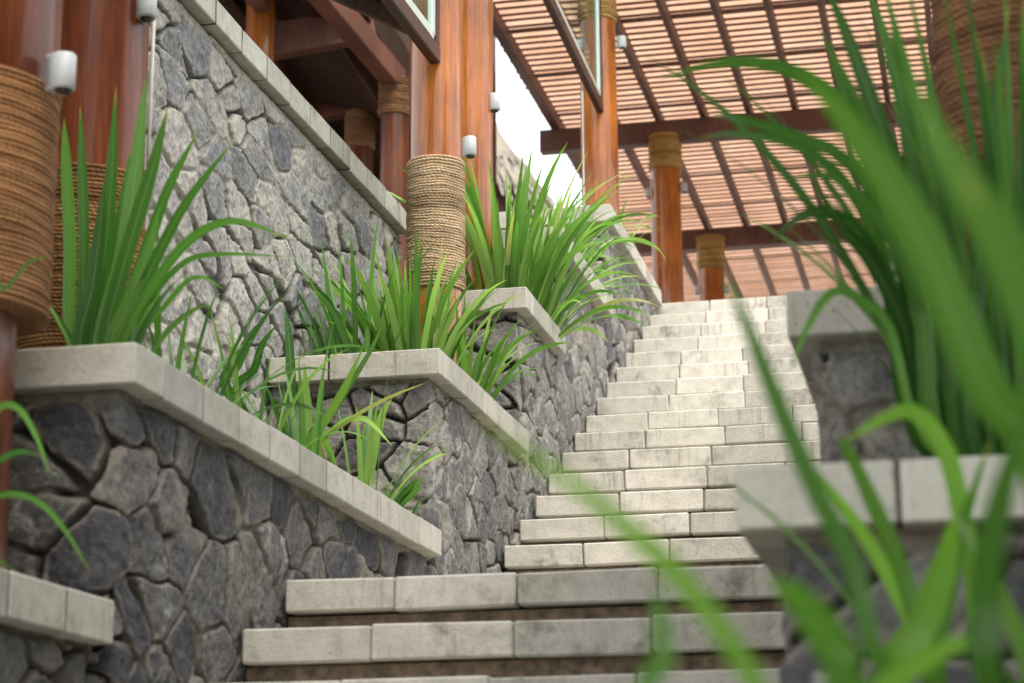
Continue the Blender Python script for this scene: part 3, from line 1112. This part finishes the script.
mb.add(V, [(k * nseg + i, k * nseg + (i + 1) % nseg, (k + 1) * nseg + (i + 1) % nseg, (k + 1) * nseg + i) for k in range(nring) for i in range(nseg)])
mb.build('thatch_roof', M_thatch, hut)
mb = MB()
for q in range(420):
    a = 6.2832 * rr_.random()
    t0 = rr_.uniform(.55, .98)
    r0_ = rad * (t0 ** .85) * 1.02
    z0_ = apex[2] + (ctr[2] - apex[2]) * t0 - .1 * math.sin(t0 * 3.14) + .03
    L_ = rr_.uniform(.3, .7)
    p0 = Vector((ctr[0] + r0_ * math.cos(a), ctr[1] + r0_ * math.sin(a), z0_))
    p1 = p0 + Vector((math.cos(a) * .45 + rr_.uniform(-.15, .15), math.sin(a) * .45, -.75)).normalized() * L_
    mb.beam(p0, p1, .035, .02, bev=.004)
mb.build('straw_fringe', M_thatch, hut)
mb = MB()
mb.lathe((ctr[0], ctr[1], 3.5), (ctr[0], ctr[1], ctr[2] + .5), [(0, rad * .7), (1, rad * .7)], 24)
mb.build('wall', M_wood_roof, hut)


# ---------------------------------------------------------------- plants
def blade_pts(mb, P, w0, r_, fold=.35, facing=None, twist=0.0, base_w=.6):
    """strap leaf along points P (list of Vectors, base to tip), V folded"""
    n = len(P)
    V, Fs, UV = [], [], []
    for k, p in enumerate(P):
        t = k / (n - 1)
        tg = (P[min(k + 1, n - 1)] - P[max(k - 1, 0)]).normalized()
        fc = Vector(facing) if facing is not None else Vector((0, -1, 0))
        side = tg.cross(fc)
        if side.length < 1e-4:
            side = Vector((1, 0, 0))
        side.normalize()
        nrm = side.cross(tg).normalized()
        a = twist * t
        side, nrm = side * math.cos(a) + nrm * math.sin(a), nrm * math.cos(a) - side * math.sin(a)
        w = w0 * (base_w + (1 - base_w) * min(1, t / .3)) * max(0.0, 1 - max(0, (t - .55) / .45) ** 1.9)
        w = max(w, .0006)
        f = fold * (1 - .55 * t)
        V += [p - side * w / 2 + nrm * w * f * .5, p, p + side * w / 2 + nrm * w * f * .5]
        UV += [(0, t), (.5, t), (1, t)]
        if k:
            o = 3 * k
            Fs += [(o - 3, o - 2, o + 1, o), (o - 2, o - 1, o + 2, o + 1)]
    mb.add(V, Fs, UV)


def arc_blade(mb, base, az, lean, curl, length, w, r_, seg=13, fold=.4):
    p = Vector(base)
    P = [p.copy()]
    th = lean
    hd = Vector((math.cos(az), math.sin(az), 0))
    sdv = Vector((-math.sin(az), math.cos(az), 0))
    st = length / seg
    sway = r_.uniform(-.25, .25)
    for k in range(seg):
        t = (k + 1) / seg
        th += curl / seg * (2.0 * t ** 1.2)
        p = p + (hd * math.sin(th) + Vector((0, 0, math.cos(th))) + sdv * sway * t * .5) * st
        P.append(p.copy())
    blade_pts(mb, P, w, r_, fold, facing=-hd + Vector((0, 0, .15)) + sdv * r_.uniform(-.5, .5), twist=r_.uniform(-.7, .7))


def clump(label, pos, n, L, wd, lean=(.05, .5), curl=(.1, 1.2), seed=0, mt=None, spread=.06, bias=None, extra=None, group='strap leaved plants in the planters'):
    r_ = random.Random(seed)
    mb = MB()
    for k in range(n):
        az = r_.uniform(0, 6.2832)
        if bias is not None and r_.random() < bias[1]:
            az = bias[0] + r_.gauss(0, .7)
        rad = spread * math.sqrt(r_.random())
        bs = (pos[0] + rad * math.cos(az), pos[1] + rad * math.sin(az), pos[2] - .03)
        q = r_.random()
        arc_blade(mb, bs, az + r_.uniform(-.4, .4), lean[0] + (lean[1] - lean[0]) * q, curl[0] + (curl[1] - curl[0]) * (q ** 1.2) * r_.uniform(.6, 1.2),
                  r_.uniform(*L), wd * r_.uniform(.7, 1.15), r_)
    for e in extra or []:
        path_blade(mb, *e, r_=r_, root=pos)
    o = mb.build('strap_leaf_plant', mt or M_leaf_deep, None, True, loc=pos)
    return tag(o, label, 'plant', group)


def path_blade(mb, pts, Y, w, r_=None, seg=18, fold=.35, yaw_=0.0, root=None):
    """leaf through a few world points given as (px, py) directions with depths Y (start, end)"""
    K = [Vector(map(float, at(px, py, Y[0] + (Y[1] - Y[0]) * i / (len(pts) - 1)))) for i, (px, py) in enumerate(pts)]
    if root is not None and (K[0] - Vector(root)).length > .10:
        K = [Vector(root) + (K[0] - Vector(root)).normalized() * .03] + K
    K = [K[0] * 2 - K[1]] + K + [K[-1] * 2 - K[-2]]
    P = []
    ns = len(K) - 3
    for q in range(seg + 1):
        s = q / seg * ns
        i = min(int(s), ns - 1)
        t = s - i
        p0, p1, p2, p3 = K[i], K[i + 1], K[i + 2], K[i + 3]
        P.append(.5 * ((2 * p1) + (p2 - p0) * t + (2 * p0 - 5 * p1 + 4 * p2 - p3) * t * t + (3 * p1 - p0 - 3 * p2 + p3) * t ** 3))
    blade_pts(mb, P, w, r_, fold, facing=(.25 + yaw_, -1, -.1), twist=(r_ or rng).uniform(-.3, .3))


# big upright plant in the dark planter, between the two left columns
clump('tall upright broad leaved plant between the two left hand rope columns', (-2.17, 4.98, 1.17), 9, (.35, .6), .030, (.03, .35), (.1, .8), 3, M_leaf_deep, .05, (0.2, .7), extra=[
    ([(72, 340), (70, 240), (66, 160), (64, 118)], (5.0, 4.95), .034),
    ([(84, 340), (84, 240), (82, 160), (80, 106)], (5.06, 5.05), .030),
    ([(90, 345), (104, 260), (112, 170), (116, 86)], (4.98, 4.9), .040),
    ([(100, 345), (124, 250), (138, 150), (146, 76)], (4.96, 4.9), .042),
    ([(104, 345), (128, 250), (152, 170), (168, 106)], (4.95, 4.8), .040),
    ([(112, 345), (140, 270), (168, 190), (200, 128)], (4.95, 4.75), .034),
    ([(118, 345), (146, 280), (185, 205), (236, 138)], (4.92, 4.7), .030),
    ([(120, 345), (150, 290), (190, 240), (235, 221), (292, 240)], (4.9, 4.6), .026),
    ([(96, 345), (110, 280), (122, 210), (130, 150)], (5.02, 5.02), .036),
    ([(126, 345), (150, 300), (185, 262), (225, 254), (290, 257)], (5.1, 5.0), .016),
    ([(80, 345), (92, 290), (100, 230), (104, 180)], (4.92, 4.9), .04),
    ([(110, 345), (130, 300), (148, 250), (160, 205)], (4.88, 4.8), .036),
    ([(132, 345), (160, 312), (186, 282), (205, 278), (224, 290)], (5.2, 5.0), .014),
])
clump('thin leaved tuft in front of the pale wall behind the dark planter', (-2.3, 5.75, 1.19), 34, (.40, .75), 0.016, (.05, .7), (.3, 1.6), 5, M_leaf_deep, .10)
clump('small tuft of arching leaves farther along the dark planter', (-2.25, 6.25, 1.19), 18, (.4, .7), .016, (.05, .6), (.3, 1.5), 6, M_leaf_light, .09)
clump('green tuft beside the coping in the middle of the dark planter', (-2.13, 6.5, 1.19), 10, (.4, .62), .024, (.03, .35), (.1, .8), 8, M_leaf_deep, .05, extra=[
    ([(228, 392), (236, 366), (250, 338), (270, 312)], (6.3, 6.25), .036),
    ([(238, 398), (254, 370), (262, 345), (276, 325)], (6.2, 6.1), .026),
    ([(292, 420), (291, 380), (289, 340), (285, 305)], (6.7, 6.7), .034),
])
clump('upright plant at the far end of the dark planter against the grey planter', (-2.12, 7.12, 1.19), 14, (.4, .62), .024, (.03, .5), (.1, 1.1), 9, M_leaf_light, .06, extra=[
    ([(306, 450), (308, 420), (306, 390), (304, 362)], (6.95, 6.95), .034),
    ([(310, 452), (326, 420), (346, 385), (364, 345)], (6.95, 6.8), .03),
    ([(318, 455), (336, 428), (356, 418), (372, 424), (392, 446)], (7.0, 6.8), .022),
    ([(368, 484), (374, 450), (382, 415), (392, 398)], (7.25, 7.2), .034),
    ([(362, 482), (366, 450), (374, 420), (378, 400)], (7.3, 7.3), .024),
    ([(322, 450), (350, 420), (388, 398), (428, 382)], (7.0, 6.7), .014),
    ([(316, 450), (340, 402), (372, 348), (384, 318)], (7.0, 7.0), .02),
])
clump('little tuft at the low end of the dark planter coping', (-2.05, 7.36, 1.19), 5, (.12, .24), .02, (.1, .6), (.1, .9), 10, M_leaf_deep, .03, extra=[
    ([(396, 505), (408, 490), (418, 478)], (7.38, 7.3), .03), ([(400, 506), (414, 492), (424, 474)], (7.38, 7.3), .028)])
# plants in the planter below the pale rope column
clump('dense bright green plant at the foot of the pale rope column', (-2.22, 8.12, 1.86), 105, (.45, .74), 0.029, (.02, .38), (.1, 1.0), 12, M_leaf_light, 0.13)
clump('bright green plant to the right of the pale rope column foot', (-2.07, 8.42, 1.86), 30, (.35, .58), 0.032, (.03, .5), (.2, 1.3), 13, M_leaf_light, 0.08, (-.5, .5))
clump('darker drooping plant at the left end of the planter under the rope column', (-2.42, 8.0, 1.86), 34, (.5, .85), .024, (.05, .55), (.2, 1.5), 14, M_leaf_deep, .10, extra=[
    ([(352, 372), (340, 330), (325, 298), (306, 284)], (7.9, 7.7), .034),
    ([(356, 372), (346, 340), (332, 310), (316, 290)], (7.9, 7.7), .03)])
# plants higher up
clump('large clump of tall leaves right of the middle columns', (-2.14, 9.55, 2.52), 90, (.6, 1.0), 0.034, (.02, .4), (.1, 1.2), 16, M_leaf_light, 0.13)
clump('leafy clump spilling over the small upper planter', (-2.08, 9.85, 2.52), 60, (.5, .8), .024, (.1, .9), (.4, 1.9), 17, M_leaf_light, 0.1, (-.4, .6))
clump('leafy clump in the small upper planter with thin drooping tips', (-2.12, 10.5, 3.08), 46, (.45, .72), .020, (.1, .9), (.5, 2.0), 18, M_leaf_light, 0.1, (-.3, .55))
clump('yellowish thin leaved plant in the topmost planter', (-2.2, 11.1, 3.08), 30, (.4, .62), .018, (.1, .8), (.3, 1.7), 19, M_leaf_light, 0.1, (0, .5))
clump('sparse thin leaved tuft poking up beside the topmost coping', (-2.12, 12.3, 3.66), 12, (.35, .55), .016, (.1, .8), (.3, 1.6), 20, M_leaf_light, .1, (0, .6))
# lower left
clump('thin arching leaves at the bottom left in the lowest planter', (-2.16, 3.75, .55), 8, (.3, .5), .014, (.2, .9), (.5, 1.8), 25, M_leaf_deep, .05, extra=[
    ([(-30, 470), (-5, 412), (18, 408), (38, 440), (50, 478)], (3.9, 3.8), .014),
    ([(-30, 480), (0, 460), (20, 452), (40, 455)], (3.9, 3.8), .014),
    ([(-30, 510), (10, 494), (40, 503), (65, 530), (92, 575)], (3.9, 3.7), .012),
    ([(-20, 300), (5, 290), (30, 262), (52, 256)], (3.8, 3.75), .008)])

# ------------------------------------------------ right hand plants
G2 = 'strap leaved plants at the right, out of focus'
clump('big dark green clump in the right hand planter, blades reaching the top edge', (.12, 3.95, .56), 105, (.6, 1.2), 0.022, (.02, .34), (.05, .8), 31, M_leaf_deep, 0.13, group=G2, extra=[
    ([(945, 440), (928, 300), (905, 200), (878, 120), (845, 30), (820, -25)], (3.85, 3.6), .036),
    ([(940, 440), (915, 300), (885, 210), (850, 110), (822, 30)], (3.8, 3.6), .032),
    ([(950, 440), (935, 330), (920, 230), (905, 120), (890, 0)], (3.85, 3.7), .036),
    ([(955, 440), (946, 300), (938, 180), (930, 60)], (3.8, 3.7), .030),
    ([(930, 440), (905, 330), (870, 260), (840, 225), (806, 168)], (3.8, 3.5), .030),
    ([(938, 440), (922, 320), (896, 230), (868, 150), (842, 98)], (3.75, 3.5), .034),
    ([(925, 440), (890, 330), (860, 300), (832, 292), (806, 330), (790, 372)], (3.7, 3.4), .018),
    ([(950, 440), (930, 250), (900, 90), (862, -30)], (3.8, 3.6), .036),
    ([(960, 440), (940, 250), (915, 110), (880, -30)], (3.8, 3.6), .036),
    ([(935, 440), (910, 260), (880, 150), (815, 20)], (3.8, 3.5), .032),
    ([(930, 440), (900, 230), (862, 130), (800, 75), (730, 62), (655, 80)], (3.8, 3.3), .030),
    ([(930, 440), (900, 260), (850, 165), (790, 135), (735, 118), (712, 116)], (3.8, 3.4), .024),
    ([(920, 440), (890, 280), (850, 190), (800, 148), (740, 134), (698, 138)], (3.8, 3.3), .022),
    ([(915, 440), (890, 300), (860, 235), (825, 212), (795, 220), (772, 242)], (3.8, 3.4), .026),
    ([(940, 445), (925, 330), (890, 240), (840, 180), (780, 178)], (3.8, 3.4), .022),
    ([(970, 440), (975, 300), (990, 150), (1010, 0)], (3.8, 3.7), .034),
])
clump('clump of leaves behind the blurred coping at the right edge', (.42, 4.05, .56), 70, (.5, 1.0), 0.024, (.02, .4), (.1, 1.3), 33, M_leaf_fore, .14, group=G2)
clump('leaf tuft with bent tips in front of the right hand coping', (.08, 3.1, -.05), 9, (.5, .8), .026, (.05, .5), (.2, 1.2), 35, M_leaf_fore, .08, group=G2, extra=[
    ([(985, 690), (973, 580), (961, 512), (945, 450), (914, 412), (880, 420), (838, 446)], (2.9, 2.75), .026),
    ([(940, 700), (906, 585), (876, 512), (847, 450), (838, 438)], (2.8, 2.7), .024),
    ([(945, 700), (948, 600), (965, 520), (990, 440)], (2.9, 2.8), .02),
    ([(900, 700), (925, 620), (945, 560), (955, 510)], (2.6, 2.5), .036),
])
clump('long blurred leaves leaning left from the bottom right corner', (.12, 2.2, -.05), 3, (.5, .8), .034, (.1, .8), (.2, 1.0), 37, M_leaf_fore, .06, (2.8, .4), group=G2, extra=[
    ([(900, 700), (853, 567), (818, 497), (780, 410), (747, 326), (722, 272)], (2.0, 1.9), .021),
    ([(870, 710), (838, 655), (800, 600), (766, 578)], (1.7, 1.6), .03),
    ([(830, 740), (880, 690), (940, 650), (1010, 630)], (1.9, 1.8), .022),
    ([(1040, 480), (985, 390), (920, 240), (855, 135), (798, 66)], (2.0, 1.8), .042),
    ([(1090, 560), (1060, 420), (1020, 300), (965, 175)], (1.4, 1.3), .034),
    ([(1060, 420), (1030, 320), (1000, 240), (955, 170), (900, 60)], (1.5, 1.4), .036),
    ([(1000, 710), (985, 600), (1000, 500), (1040, 380)], (1.8, 1.7), .026),
])
clump('nearest plant, very blurred pale leaves crossing the lower steps', (.02, 1.25, -.12), 0, (.3, .5), .03, (.1, .5), (.2, .9), 39, M_leaf_light, .04, group=G2, extra=[
    ([(790, 740), (735, 650), (690, 590), (640, 540), (560, 475), (470, 418)], (1.4, 1.2), .015),
    ([(668, 720), (664, 660), (660, 620), (656, 585)], (1.35, 1.35), .014),
])
